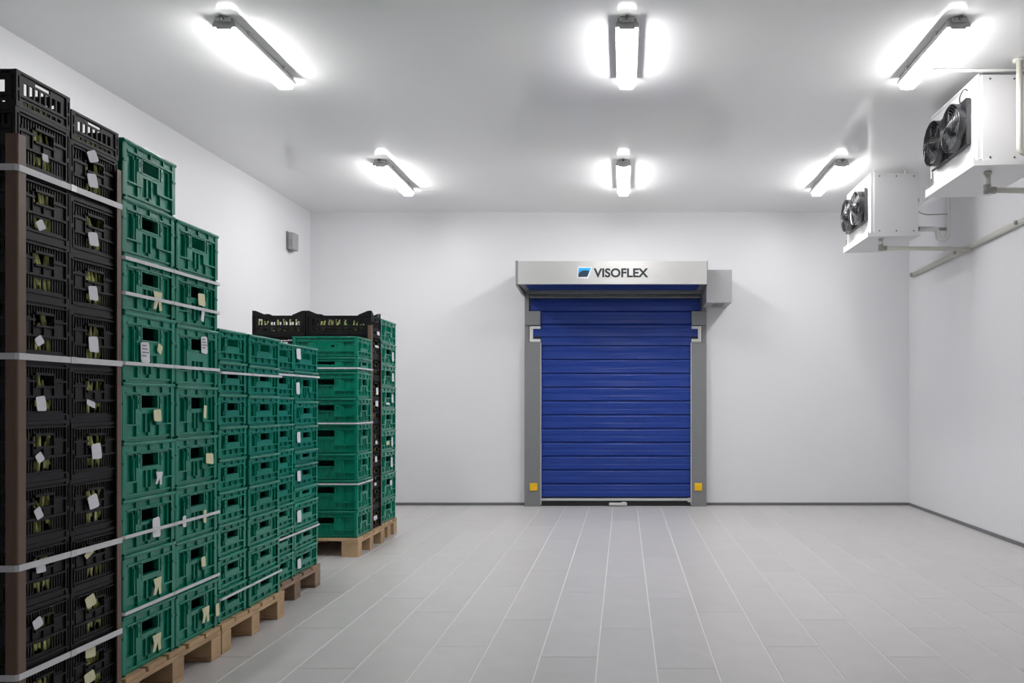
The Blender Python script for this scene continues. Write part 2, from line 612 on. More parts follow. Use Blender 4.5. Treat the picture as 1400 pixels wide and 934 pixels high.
mk = dpart('logo_mark', flat_poly([zf(205, 270), zf(220, 105), zf(425, 112), zf(365, 278)], HY - 0.002, HY - 0.0003, M['logo_w'], 'logo_mark'), hood, 'white outlined slanted logo mark')
M['logo_b'] = grad_mat('logo_blue', [(0, (0.02, 0.13, 0.28)), (1, (0.02, 0.36, 0.78))], 2, zf(0, 258)[1], zf(0, 120)[1])
dpart('logo_field', flat_poly([zf(220, 258), zf(228, 122), zf(412, 122), zf(355, 255)], HY - 0.0035, HY - 0.0021, M['logo_b'], 'logo_field'), mk, 'blue logo field')
arc = [zf(222, 257), zf(226, 215), zf(245, 188), zf(275, 168), zf(310, 160), zf(345, 160), zf(385, 168), zf(352, 253)]
dpart('logo_wave', flat_poly(arc, HY - 0.005, HY - 0.0036, M['logo_d'], 'logo_wave'), mk, 'dark navy wave in the logo')
fc = bpy.data.curves.new('lettering', 'FONT')
fc.body = 'VISOFLEX'
fc.size = 1.0
fc.offset = 0.032
fc.extrude = 0.004
fc.resolution_u = 6
tmp = bpy.data.objects.new('tmp_text', fc)
COL.objects.link(tmp)
dg = bpy.context.evaluated_depsgraph_get()
dg.update()
tme = bpy.data.meshes.new_from_object(tmp.evaluated_get(dg))
bpy.data.objects.remove(tmp)
xs = [v.co.x for v in tme.vertices]
ys = [v.co.y for v in tme.vertices]
(ax0, az0), (ax1, az1) = zf(448, 262), zf(1253, 128)
sx = (ax1 - ax0) / (max(xs) - min(xs))
sz = (az1 - az0) / (max(ys) - min(ys))
x_min, y_min = min(xs), min(ys)
for v in tme.vertices:
    x_, y_, z_ = v.co
    v.co = (ax0 + (x_ - x_min) * sx, HY - 0.0022 - z_ * 0.4, az0 + (y_ - y_min) * sz)
M['letter'] = mat('lettering', (0.008, 0.014, 0.020), 0.4)
tme.materials.clear()
tme.materials.append(M['letter'])
dpart('lettering', tme, hood, 'dark capital letters on the hood')

# ------------------------------------------------------------------ strip lamps on the ceiling
lamp_cache = {}


def lamp_meshes(L):
    k = round(L, 3)
    if k in lamp_cache:
        return lamp_cache[k]
    h = L / 2
    bm_ = bmesh.new()
    add_prism(bm_, [(-0.058, -0.004), (-0.075, -0.040), (-0.073, -0.058), (0.073, -0.058), (0.075, -0.040), (0.058, -0.004)], 'y', -h - 0.01, h + 0.005)
    hs = bm_mesh('housing', bm_, M['house'])
    bm_ = bmesh.new()
    add_prism(bm_, [(-0.060, -0.0585), (-0.059, -0.070), (-0.050, -0.088), (-0.038, -0.095), (0.038, -0.095), (0.050, -0.088), (0.059, -0.070), (0.060, -0.0585)], 'y', -h + 0.005, h)
    ls = bm_mesh('diffuser', bm_, M['lens'])
    bm_ = bmesh.new()
    add_prism(bm_, [(-0.05, -0.0585), (-0.05, -0.070), (0.05, -0.070), (0.05, -0.0585)], 'y', -h - 0.010, -h + 0.004)
    add_box(bm_, -0.045, 0.045, -h - 0.035, -h - 0.0105, -0.030, -0.003, 0.004)
    ec = bm_mesh('end_cap', bm_, M['house'])
    bm_ = bmesh.new()
    add_cyl(bm_, (0, -h - 0.06, -0.016), (0, -h - 0.036, -0.016), 0.011, seg=12)
    gl = bm_mesh('cable_gland', bm_, M['screw'])
    clips = boxes('mounting_clip', [(-0.076, 0.076, -0.012, 0.012, -0.034, 0.0)], M['alu_l'], 0.002)
    lamp_cache[k] = (hs, ls, ec, gl, clips)
    return lamp_cache[k]


def lamp(x, y0, y1, label):
    t = thing('strip_lamp', label, 'lamp', (x, (y0 + y1) / 2, ZC), 'strip lamps on the ceiling')
    hs, ls, ec, gl, cl = lamp_meshes(y1 - y0)
    link('housing', hs, t)
    d = link('diffuser', ls, t)
    d['label'] = 'glowing white diffuser'
    link('end_cap', ec, t)
    link('cable_gland', gl, t)
    for s in (-1, 1):
        link('mounting_clip', cl, t, (0, s * (y1 - y0) * 0.3, 0))
    return t


F0, F1, B0, B1 = 5.13, 6.05, 8.15, 9.20
lamp(-2.545, F0, F1, 'lit strip lamp on the ceiling above the front crate stacks')
lamp(0.02, F0, F1, 'lit strip lamp in the middle of the row further from the door')
lamp(2.13, F0, F1, 'lit strip lamp beside the cooling unit further from the door wall')
lamp(-2.465, B0, B1, 'lit strip lamp nearest the small grey wall box')
lamp(-0.005, B0, B1, 'lit strip lamp on the ceiling straight before the roll-up door')
lamp(2.205, B0, B1, 'lit strip lamp beside the cooling unit at the door wall')
# ------------------------------------------------------------------ cooling units
def fan_part(parent, loc, R):
    """fan blowing towards -x; origin on the unit face"""
    bm_ = bmesh.new()
    n = 40
    # square base plate with a round opening
    s = R * 0.97
    ring_o = []
    for i in range(n):
        a = 2 * PI * i / n
        c, d = math.cos(a), math.sin(a)
        q = s / max(abs(c), abs(d))
        ring_o.append((c * q, d * q))
    ring_i = [(math.cos(2 * PI * i / n) * R * 0.96, math.sin(2 * PI * i / n) * R * 0.96) for i in range(n)]
    for (x0, x1) in ((0.0, -0.03),):
        A = [bm_.verts.new((x0, p[0], p[1])) for p in ring_o]
        B = [bm_.verts.new((x1, p[0], p[1])) for p in ring_o]
        C = [bm_.verts.new((x1, p[0], p[1])) for p in ring_i]
        Dv = [bm_.verts.new((-0.085, p[0], p[1])) for p in ring_i]
        E = [bm_.verts.new((-0.085, p[0] * 1.03, p[1] * 1.03)) for p in ring_i]
        Fv = [bm_.verts.new((-0.03, p[0] * 1.03, p[1] * 1.03)) for p in ring_i]
        G = [bm_.verts.new((-0.002, p[0], p[1])) for p in ring_i]
        for i in range(n):
            j = (i + 1) % n
            bm_.faces.new((A[i], A[j], B[j], B[i]))
            bm_.faces.new((B[i], B[j], Fv[j], Fv[i]))
            bm_.faces.new((Fv[i], Fv[j], E[j], E[i]))
            bm_.faces.new((E[i], E[j], Dv[j], Dv[i]))
            bm_.faces.new((Dv[i], Dv[j], G[j], G[i]))
    f = link('fan', bm_mesh('fan', bm_, M['fan']), parent, loc)
    f['label'] = 'round black axial fan with wire guard'
    # metal coil fins behind the blades
    bm_ = bmesh.new()
    add_cyl(bm_, (-0.001, 0, 0), (-0.003, 0, 0), R * 0.955, seg=32)
    for q in range(-12, 13):
        yq = q * R * 0.075
        hq = math.sqrt(max(0.0, (R * 0.95) ** 2 - yq * yq))
        if hq > 0.01:
            add_box(bm_, -0.011, -0.003, yq - 0.001, yq + 0.001, -hq, hq)
    link('coil_fins', bm_mesh('coil_fins', bm_, M['alu']), f)
    # domed wire guard
    bm_ = bmesh.new()
    rings = 9
    for k in range(1, rings + 1):
        t = k / rings
        add_torus(bm_, (-0.085 - 0.03 * (1 - t ** 2), 0, 0), 'x', R * t * 0.99, 0.0022, seg=32, rs=4)
    for k in range(8):
        a = 2 * PI * k / 8 + 0.2
        pts = []
        for q in range(6):
            t = q / 5
            pts.append((-0.087 - 0.03 * (1 - t ** 2), math.cos(a) * R * t * 0.99, math.sin(a) * R * t * 0.99))
        add_tube(bm_, pts, 0.0028, 4)
    link('wire_guard', bm_mesh('wire_guard', bm_, M['fan']), f)
    # hub
    bm_ = bmesh.new()
    add_cyl(bm_, (-0.012, 0, 0), (-0.085, 0, 0), 0.062, 0.055, seg=24)
    add_cyl(bm_, (-0.085, 0, 0), (-0.100, 0, 0), 0.055, 0.035, seg=24)
    link('hub', bm_mesh('hub', bm_, M['fan']), f)
    # blades
    bm_ = bmesh.new()
    prev = None
    for q in range(7):
        t = q / 6
        r = 0.05 + (R * 0.9 - 0.05) * t
        c = 0.05 + 0.05 * t
        sw = 0.25 * t
        row = []
        for e, (off, xx) in enumerate(((-c, -0.024), (0, -0.046), (c, -0.072))):
            a = sw + off / r
            row.append(bm_.verts.new((xx, math.cos(a) * r, math.sin(a) * r)))
        if prev:
            for e in range(2):
                bm_.faces.new((prev[e], prev[e + 1], row[e + 1], row[e]))
        prev = row
    r = bmesh.ops.extrude_face_region(bm_, geom=bm_.faces[:])
    for v in [e for e in r['geom'] if isinstance(e, bmesh.types.BMVert)]:
        v.co.x -= 0.004
    bl = bm_mesh('blade', bm_, M['fan_blade'], True)
    for k in range(5):
        link('blade', bl, f, (0, 0, 0), (2 * PI * k / 5 + 0.4, 0, 0))
    return f


def cooler(y0, y1, label):
    x0, x1 = 2.575, 3.05
    z0, z1 = 3.10, 3.715
    t = thing('cooling_unit', label, 'cooler', (x0, y0, z0), 'cooling units hung from the ceiling')
    L, Wd, Hh = y1 - y0, x1 - x0, z1 - z0
    link('casing', box_mesh('casing', 0, Wd, 0.0, L, 0.0, Hh, M['unit'], 0.006), t)
    # folded end panel with screws
    ep = link('end_panel', box_mesh('end_panel', 0.018, Wd + 0.004, -0.008, -0.0005, -0.012, Hh - 0.006, M['unit'], 0.003), t)
    bm_ = bmesh.new()
    for zz in (0.012, Hh - 0.035):
        for xx in (0.075, 0.25, 0.43):
            add_cyl(bm_, (xx, -0.008, zz), (xx, -0.013, zz), 0.007, seg=10)
    link('screw', bm_mesh('screw', bm_, M['screw']), ep)
    # face plate framing the fans
    link('face_plate', relief('face_plate', L, Hh, [(0, 0, L, Hh, 0.0), (0.02, 0.02, L - 0.02, Hh - 0.02, -0.006)], 0.012, M['unit']), t, (-0.013, L / 2, 0), (0, 0, PI))
    # drip tray, sloping underside
    bm_ = bmesh.new()
    add_prism(bm_, [(-0.05, -0.052), (-0.05, 0.012), (-0.042, 0.012), (-0.036, -0.012), (Wd + 0.02, -0.012), (Wd + 0.02, -0.035)], 'y', -0.02, L + 0.02)
    link('drip_tray', bm_mesh('drip_tray', bm_, M['unit']), t)
    for k, yy in enumerate((0.285, L - 0.245)):
        fan_part(t, (-0.0155, yy, 0.318), 0.178)
    for yy in (0.16, L - 0.1):
        for xx in (0.08, Wd - 0.07):
            link('hanger', boxes('hanger', [(-0.012, 0.012, -0.012, 0.012, 0.0, ZC - z1)], M['alu_l']), t, (xx, yy, Hh))
    # small cable looping out of the fan plate and a hinge pin under the far corner
    bm_ = bmesh.new()
    add_tube(bm_, rounded_path([(-0.014, 0.16, 0.56), (-0.04, 0.17, 0.575), (-0.05, 0.23, 0.53), (-0.03, 0.26, 0.50)], 0.03), 0.004, 6)
    link('fan_cable', bm_mesh('fan_cable', bm_, M['dark']), t)
    bm_ = bmesh.new()
    add_cyl(bm_, (-0.035, L - 0.06, 0.012), (-0.035, L - 0.06, 0.085), 0.007, seg=8)
    add_cyl(bm_, (-0.06, L - 0.06, 0.02), (-0.02, L - 0.06, 0.02), 0.008, seg=8)
    link('tray_pin', bm_mesh('tray_pin', bm_, M['pipe_g']), t)
    return t


cooler(5.83, 6.72, 'white twin-fan cooling unit nearer the hanging pipe')
cooler(8.35, 9.24, 'white twin-fan cooling unit nearer the roll-up door wall')


def pipe(name, pts, r, material, label, cat='pipe', rad=0.05, group=None, fittings=()):
    bm_ = bmesh.new()
    add_tube(bm_, rounded_path(pts, rad), r)
    if not fittings:
        o = link(name, bm_mesh(name, bm_, material, True))
        return tag(o, label, cat, group)
    t = thing(name, label, cat, (0, 0, 0), group)
    t.location = pts[0]
    base = Vector(pts[0])
    me = bm_mesh('tube', bm_, material, True)
    me.transform(Matrix.Translation(-base))
    link('tube', me, t)
    for (nm, a, b, rr, mm) in fittings:
        bm2 = bmesh.new()
        add_cyl(bm2, Vector(a) - base, Vector(b) - base, rr, seg=16)
        link(nm, bm_mesh(nm, bm2, mm, True), t)
    return t


# condensate drains
def drain(ys, ztop, zrun, label):
    xd = 2.705
    pipe('drain_pipe', [(xd, ys, ztop), (xd, ys, zrun), (XR - 0.02, ys, zrun - 0.01)], 0.021, M['pipe'], label, rad=0.06,
         group='drain pipes under the cooling units',
         fittings=[('elbow', (xd - 0.006, ys, zrun + 0.04), (xd - 0.006, ys, zrun - 0.026), 0.026, M['pipe_g']),
                   ('elbow', (xd - 0.022, ys, zrun), (xd + 0.055, ys, zrun - 0.001), 0.026, M['pipe_g']),
                   ('collar', (xd, ys, ztop - 0.012), (xd, ys, ztop + 0.004), 0.03, M['pipe'])])


drain(5.98, 3.043, 2.915, 'cream drain pipe under the cooling unit nearer the hanging pipe')
drain(8.46, 3.043, 2.955, 'cream drain pipe under the cooling unit nearer the door wall')
# sloping collector pipe along the right wall
pipe('wall_pipe', [(XR - 0.035, 10.2, 2.94), (XR - 0.035, 7.3, 2.995), (XR - 0.035, 6.2, 3.015)], 0.028, M['pipe'],
     'long grey pipe running along the wall under the cooling units', rad=0.02,
     fittings=[('pipe_clip', (XR - 0.001, 10.12, 2.942), (XR - 0.08, 10.12, 2.942), 0.02, M['pipe_g']),
               ('pipe_clip', (XR - 0.001, 8.78, 2.967), (XR - 0.08, 8.78, 2.967), 0.02, M['pipe_g']),
               ('pipe_clip', (XR - 0.001, 7.42, 2.993), (XR - 0.08, 7.42, 2.993), 0.02, M['pipe_g']),
               ('socket', (XR - 0.035, 8.95, 2.964), (XR - 0.035, 8.62, 2.970), 0.034, M['pipe'])])
# suction line with trap behind the far unit
yt = 8.55
pipe('trap_pipe', [(3.13, yt, 3.176), (3.335, yt, 3.176), (3.335, yt, 3.065), (3.42, yt, 3.065), (3.445, yt, 3.12), (3.445, yt, ZC - 0.001)], 0.027, M['white_p'],
     'white bent pipe with a trap beside the door-wall cooling unit', rad=0.05,
     fittings=[('black_coupling', (3.055, yt, 3.176), (3.135, yt, 3.176), 0.026, M['dark']),
               ('bracket', (3.345, yt, 3.176), (3.43, yt, 3.176), 0.018, M['pipe_g'])])
# valve and cable
vt = thing('expansion_valve', 'small olive valve with cable on the door-wall cooling unit', 'valve', (3.058, 8.48, 3.46))
bm_ = bmesh.new()
add_cyl(bm_, (0.0, 0, 0), (0.03, 0, 0), 0.045, seg=20)
add_cyl(bm_, (0.03, 0, 0), (0.045, 0, 0), 0.045, 0.025, seg=20)
link('valve_body', bm_mesh('valve_body', bm_, M['brass'], True), vt)
bm_ = bmesh.new()
add_tube(bm_, rounded_path([(0.006, -0.02, 0.04), (0.006, -0.02, 0.13), (0.03, -0.02, 0.13), (0.03, -0.02, 0.04)], 0.02), 0.005, 6)
link('loop', bm_mesh('loop', bm_, M['pipe_g']), vt)
bm_ = bmesh.new()
add_tube(bm_, rounded_path([(0.0, 0, -0.045), (0.04, 0, -0.12), (0.12, 0, -0.15), (0.365, 0.03, -0.135)], 0.06), 0.005, 6)
link('cable', bm_mesh('cable', bm_, M['pipe_g']), vt)
# hanging pipe beside the near unit
pipe('hanging_pipe', [(2.822, 5.74, ZC - 0.002), (2.822, 5.74, 3.115), (3.3, 5.74, 3.115), (3.3, 6.2, 3.115), (XR - 0.002, 6.2, 3.115)], 0.022, M['pipe'],
     'cream pipe hanging from the ceiling at the front cooling unit', rad=0.05,
     fittings=[('flange', (2.822, 5.74, ZC - 0.001), (2.822, 5.74, ZC - 0.02), 0.045, M['pipe'])])
# conduit along the ceiling from the lamp to the wall
pipe('ceiling_conduit', [(2.215, 5.90, ZC - 0.013), (XR - 0.01, 5.90, ZC - 0.013)], 0.012, M['white_p'],
     'thin white conduit on the ceiling above the front cooling unit')

# small box on the left wall
bx = thing('wall_box', 'small grey control box on the wall above the crates', 'control box', (XL, 9.66, 3.16))
link('back_plate', box_mesh('back_plate', 0.0, 0.014, -0.02, 0.17, 0.0, 0.225, M['alu'], 0.003), bx)
link('cover', box_mesh('cover', 0.0145, 0.085, -0.005, 0.15, 0.008, 0.215, M['box'], 0.012), bx)
link('grille', boxes('grille', [(0.03, 0.07, -0.0085, -0.0052, 0.05 + k * 0.022, 0.06 + k * 0.022) for k in range(4)], M['alu']), bx)
link('gland', box_mesh('gland', 0.02, 0.06, 0.02, 0.07, -0.02, 0.0075, M['alu'], 0.004), bx)

# ------------------------------------------------------------------ crates
ORD = ['', 'lowest', 'second', 'third', 'fourth', 'fifth', 'sixth', 'seventh', 'eighth', 'ninth', 'tenth', 'eleventh']
panel_cache = {}


def green_panel(W, H):
    key = ('g', round(W, 3), round(H, 3))
    if key in panel_cache:
        return panel_cache[key]
    T = 0.026
    R = [(0, 0, W, H, -0.014)]
    rim = min(0.05, H * 0.24)
    low = H < 0.14
    R.append((0.03, 0.012, W - 0.03, H - rim, -0.013))
    # side grooves and centre field
    R.append((0.045, 0.03, W * 0.21, H - rim - 0.008, -0.023))
    R.append((W * 0.79, 0.03, W - 0.045, H - rim - 0.008, -0.023))
    c0, c1 = W * 0.25, W * 0.75
    R.append((c0, 0.03, c1, H - rim - 0.004, -0.005))
    R.append((c0 - 0.012, 0.03, c0, H - rim - 0.02, -0.009))
    R.append((c1, 0.03, c1 + 0.012, H - rim - 0.02, -0.009))
    # bottom rib zone
    bz = min(0.07, H * 0.28)
    n = max(4, int(W / 0.085))
    R.append((0.03, 0.02, W - 0.03, bz, -0.018))
    for i in range(1, n):
        u = 0.03 + (W - 0.06) * i / n
        R.append((u - 0.003, 0.02, u + 0.003, bz, -0.008))
    R.append((0.02, bz, W - 0.02, bz + 0.007, -0.003))
    # lower centre window with ribs
    if H > 0.2:
        k0_, k1_ = W * 0.365, W * 0.635
        wz = min(0.125, H * 0.47)
        R.append((k0_, bz * 0.55, k1_, wz, -0.017))
        for t in (0.33, 0.66):
            u = k0_ + (k1_ - k0_) * t
            R.append((u - 0.004, bz * 0.55, u + 0.004, wz, -0.008))
        R.append((0.03, bz, k0_, bz + 0.006, -0.003))
    # base and rim bands
    R.append((0, 0, W, 0.012, -0.016))
    R.append((0.012, 0.014, W - 0.012, 0.022, -0.008))
    R.append((0, H - rim, W, H, -0.009))
    R.append((0, H - 0.016, W, H, 0.0))
    R.append((0.008, H - rim, W - 0.008, H - rim + 0.008, 0.0))
    for t in (0.25, 0.5, 0.75):
        R.append((W * t - 0.003, H - rim, W * t + 0.003, H, -0.001))
    # corner posts with rungs
    for a, b in ((0.0, 0.028), (W - 0.028, W)):
        R.append((a, 0.010, b, H, -0.004))
        R.append((a + 0.008, 0.03, b - 0.006, H * 0.30, -0.012))
        R.append((a + 0.008, H * 0.36, b - 0.006, H * 0.62, -0.012))
        R.append((a + 0.002, H * 0.62, b - 0.002, H * 0.66, 0.0))
        R.append((a, H - 0.016, b, H, 0.0))
    # hand hole and its latches
    hw = 0.062 if W < 0.45 else 0.08
    if low:
        R.append((W / 2 - hw, H - rim - 0.030, W / 2 + hw, H - rim - 0.006, None))
    else:
        hh = min(0.058, H * 0.24)
        R.append((W / 2 - hw - 0.008, H - rim - hh - 0.012, W / 2 + hw + 0.008, H - rim - 0.002, -0.002))
        R.append((W / 2 - hw, H - rim - hh - 0.004, W / 2 + hw, H - rim - 0.006, None))
        for s in (-1, 1):
            u = W / 2 + s * (hw + 0.024)
            R.append((u - 0.008, H - rim - hh - 0.008, u + 0.008, H - rim - 0.008, 0.0))
            R.append((u - 0.003, H - rim - hh + 0.012, u + 0.003, H - rim - 0.022, -0.006))
    panel_cache[key] = relief('end_panel', W, H, R, T, M['green'])
    return panel_cache[key]


def black_panel(W, H, long=False):
    key = ('b', round(W, 3), round(H, 3))
    if key in panel_cache:
        return panel_cache[key]
    T = 0.012
    R = [(0, 0, W, H, -0.007)]
    p = 0.020
    if H < 0.19:                      # shallow tray: two rows of windows
        R.append((p, 0.0, W - p, H, -0.006))
        n = max(7, int((W - 0.07) / (0.032 if W < 0.45 else 0.072)))
        g = (W - 0.08) / n
        v0, v1 = (H * 0.40, H * 0.74) if W < 0.45 else (H * 0.50, H * 0.82)
        for i in range(n):
            u = 0.04 + g * i
            R.append((u + g * 0.14, v0, u + g * 0.86, v1, None))
            if W > 0.45:
                R.append((u + g * 0.48, v0, u + g * 0.54, v1, -0.007))
            if W > 0.45:
                R.append((u + g * 0.24, H * 0.20, u + g * 0.76, H * 0.36, None))
                R.append((u + g * 0.48, H * 0.20, u + g * 0.54, H * 0.36, -0.007))
            else:
                R.append((u + g * 0.1, H * 0.12, u + g * 0.9, H * 0.22, None))
        R.append((0.0, H * 0.30, W, H * 0.34, 0.0))
        if W < 0.45:
            R.append((W * 0.36, H * 0.80, W * 0.64, H * 0.90, None))
        R.append((0, H - 0.009, W, H, 0.0))
        R.append((0, 0, W, 0.010, -0.001))
    else:
        z1, z2, z3 = H * 0.115, H * 0.40, H * 0.66
        n = 16 if W < 0.45 else 30
        g = (W - 0.06) / n
        a, b = W * 0.36, W * 0.67     # hand hole span
        for i in range(n):
            u = 0.03 + g * i
            uc = u + g / 2
            mid = a < uc < b
            if not mid:
                R.append((u + g * 0.22, H * 0.71, u + g * 0.85, H * 0.885, None))       # upper slots
                R.append((u + g * 0.25, z1 + 0.010, u + g * 0.80, z2 - 0.006, None))    # lower slots
            else:
                R.append((u + g * 0.22, H * 0.80, u + g * 0.85, H * 0.885, None))
            if i % 4 == 0:
                R.append((u, z2, u + g * 0.25, z3 + 0.02, -0.001))
        R.append((a, H * 0.58, b, H * 0.755, None))                                     # hand hole
        R.append((a - 0.004, H * 0.755, b + 0.004, H * 0.795, 0.002))                   # grip
        R.append((a - 0.004, H * 0.545, b + 0.004, H * 0.58, 0.002))
        R.append((a, z1 + 0.012, b, z2 - 0.012, None if not long else -0.008))          # lower window
        R.append((a + (b - a) * 0.47, z1 + 0.012, a + (b - a) * 0.53, z2 - 0.012, -0.006))
        R.append((p, z2 - 0.004, W - p, z2 + 0.004, 0.0015))
        R.append((p, z3 - 0.004, a - 0.004, z3 + 0.004, 0.0))
        R.append((b + 0.004, z3 - 0.004, W - p, z3 + 0.004, 0.0))
        R.append((0, 0, W, z1, -0.004))
        R.append((0, z1 - 0.006, W, z1, 0.0015))
        R.append((0, H - 0.012, W, H, 0.0))
        R.append((p, H * 0.885, W - p, H * 0.91, 0.0015))
    for a_, b_ in ((0.0, p), (W - p, W)):
        R.append((a_, 0, b_, H, 0.0))
        R.append((a_ + 0.006, 0.02, b_ - 0.005, H * 0.45, -0.006))
        R.append((a_ + 0.006, H * 0.52, b_ - 0.005, H - 0.02, -0.006))
    panel_cache[key] = relief('panel', W, H, R, T, M['black'])
    return panel_cache[key]


base_cache = {}


def base_mesh(D, W, m, ins):
    key = (round(D, 3), round(W, 3), m.name)
    if key not in base_cache:
        base_cache[key] = boxes('base', [(-D / 2 + ins, D / 2 - ins, -W / 2 + ins, W / 2 - ins, 0.006, 0.012)], m)
    return base_cache[key]


rim_cache = {}


def rim_mesh(D, W):
    key = (round(D, 3), round(W, 3))
    if key not in rim_cache:
        a, b = D / 2 + 0.004, W / 2 + 0.002
        t = 0.012
        bm_ = bmesh.new()
        for bx_ in ((-a, a, -b, -b + t, 0, 0.014), (-a, a, b - t, b, 0, 0.014), (-a, -a + t, -b, b, 0, 0.0135), (a - t, a, -b, b, 0, 0.0135)):
            add_box(bm_, *bx_, bevel=0.0045)
        rim_cache[key] = bm_mesh('rim', bm_, M['green'], True)
    return rim_cache[key]


CRATES = []      # (object, xface, y0, y1, z0, z1)


def crate(kind, cx, cy, z, D, W, H, label, group):
    """D along x (away from the aisle), W along y; the aisle-side panel looks towards +x"""
    jx, jy, jr = random.uniform(-0.003, 0.002), random.uniform(-0.0015, 0.0015), random.uniform(-0.004, 0.004)
    t = thing('plastic_crate', label, 'crate', (cx + jx, cy + jy, z), group, (0, 0, jr))
    h = H - 0.001
    if kind == 'green':
        e, s, m = green_panel(W, h), green_panel(D - 0.006, h), M['green']
    else:
        e, s, m = black_panel(W, h), black_panel(D - 0.006, h, True), M['black']
    link('end_panel', e, t, (D / 2, 0, 0), (0, 0, 0))
    link('end_panel', e, t, (-D / 2, 0, 0), (0, 0, PI))
    link('side_panel', s, t, (0, -W / 2 + 0.002, 0), (0, 0, -PI / 2))
    link('side_panel', s, t, (0, W / 2 - 0.002, 0), (0, 0, PI / 2))
    link('base', base_mesh(D, W, m, 0.027 if kind == 'green' else 0.013), t)
    if kind == 'green':
        link('rim', rim_mesh(D, W), t, (0, 0, h - 0.0145))
    CRATES.append((t, cx + D / 2, cy - W / 2, cy + W / 2, z, z + H))
    return t


def column(kind, xface, y0, y1, zbase, heights, D, where, group):
    z = zbase
    n = len(heights)
    for i, h in enumerate(heights):
        if i == n - 1:
            o = 'topmost'
        elif i == 0:
            o = 'lowest'
        else:
            o = ORD[i + 1] + ' from bottom'
        extra = ''
        if kind == 'black' and h < 0.16:
            extra = 'shallow '
        lab = '%s%s crate, %s in the %s' % (extra, kind, o, where)
        crate(kind, xface - D / 2, (y0 + y1) / 2, z, D, y1 - y0, h, lab, group)
        z += h
    return z


def fit(hs, total):
    s = sum(hs)
    return [h * total / s for h in hs]


# ---- pallets
def pallet(x1, y0, y1, length, label, m, H=0.158, skids=True):
    """pallet whose short side faces the aisle at x1; length runs away from the aisle"""
    L = y1 - y0
    t = thing('wooden_pallet', label, 'pallet', (x1 - length / 2, (y0 + y1) / 2, 0), 'wooden pallets under the crates')
    bt = 0.022
    sk = bt if skids else 0.0
    bh = H - 2 * bt - sk
    hx, hy = length / 2, L / 2
    nb = 5 if L > 0.6 else 4
    bw = 0.145 if L > 0.6 else 0.11
    deck = box_mesh('deck_board', -hx, hx, -bw / 2, bw / 2, 0, bt, m, 0.003)
    wd = (L - bw) / (nb - 1)
    for i in range(nb):
        link('deck_board', deck, t, (random.uniform(-0.004, 0.004), -hy + bw / 2 + i * wd, H - bt))
    cross = box_mesh('cross_board', -0.0725, 0.0725, -hy, hy, 0, bt - 0.0005, m, 0.003)
    blk = box_mesh('block', -0.0725, 0.0725, -0.05, 0.05, 0, bh - 0.0005, m, 0.003)
    skid = box_mesh('skid_board', -hx, hx, -0.05, 0.05, 0, bt - 0.0005, m, 0.003)
    xs_ = (-hx + 0.0725, 0, hx - 0.0725)
    ys_ = (-hy + 0.05, 0, hy - 0.05)
    for xx in xs_:
        link('cross_board', cross, t, (xx, 0, H - 2 * bt))
        for yy in ys_:
            link('block', blk, t, (xx, yy, sk))
    for yy in (ys_ if skids else ()):
        link('skid_board', skid, t, (0, yy, 0))
    return t


XA = -2.145
PZ = 0.158
pallet(XA + 0.01, 2.83, 3.425, 0.80, 'small wooden pallet under the tall black crates', M['wood'])
pallet(XA + 0.015, 3.44, 4.255, 1.20, 'pale wooden pallet under the tallest green crates', M['wood'])
pallet(XA + 0.01, 4.275, 5.06, 1.20, 'wooden pallet under the narrow column and the nine-crate column', M['wood'])
pallet(-2.225, 5.075, 5.90, 1.20, 'dark worn pallet under the column of mixed heights', M['wood_old'])
pallet(-2.295, 6.95, 7.70, 1.20, 'pale pallet under the long-sided green crates', M['wood'], skids=False)
pallet(-2.325, 7.715, 8.235, 0.80, 'short pallet under the green crates nearest the door', M['wood'])

# ---- stacks
GB, GG = 'tall black crates', 'green crates stacked on pallets'
z0 = PZ + 0.0005
TB = 'black column wrapped by the wide brown post'
column('black', XA, 2.838, 3.115, z0, fit([0.2225] * 10 + [0.130], 2.365), 0.40, TB, GB)
column('black', XA, 3.120, 3.412, z0, fit([0.221] * 10 + [0.115], 2.325), 0.40, 'black column touching the tallest green column', GB)
A_H = fit([0.262, 0.262, 0.24, 0.25, 0.262, 0.305, 0.248, 0.248, 0.252], 2.322)
column('green', XA, 3.447, 3.850, z0, A_H, 0.60, 'tallest green column', GG)
B_H = fit([0.255, 0.25, 0.269, 0.235, 0.25, 0.292, 0.26, 0.245], 2.065)
column('green', XA, 3.860, 4.253, z0, B_H, 0.60, 'eight-crate green column', GG)
column('green', XA - 0.008, 4.277, 4.595, z0, fit([1] * 9, 1.578), 0.60, 'narrow green column', GG)
column('green', XA - 0.003, 4.610, 5.025, z0, fit([1.0, 0.98, 1.0, 1.02, 0.98, 1, 1, 1, 1.02], 1.574), 0.60, 'green column beside the narrow one', GG)
XE = -2.232
column('green', XE, 5.09, 5.445, z0, fit([1, 1, 0.9, 1.05, 1, 0.95, 1, 1, 1.02], 1.572), 0.60, 'half-hidden green column on the dark worn pallet', GG)
column('green', XE, 5.452, 5.875, z0, fit([.17, .15, .18, .105, .16, .10, .17, .175, .21, .18], 1.572), 0.60, 'ten-crate green column of mixed heights', GG)
XG = -2.307
column('green', XG, 6.97, 7.365, z0, fit([.235, .266, .23, .26, .22, .225, .13, .182], 1.750), 0.565, 'green column showing its long sides', GG)
XK = -2.327
column('black', XK, 7.395, 7.688, z0, [0.2] * 9, 0.595, 'slim black column between green columns', GB)
column('black', XK - 0.605, 7.395, 7.688, z0, [0.2] * 9, 0.485, 'black column standing against the slim black column', GB)
column('green', XK, 7.715, 8.215, z0, fit([.23, .25, .225, .2, .215, .22, .215, .215, .225], 1.98), 0.60, 'green column nearest the roll-up door', GG)


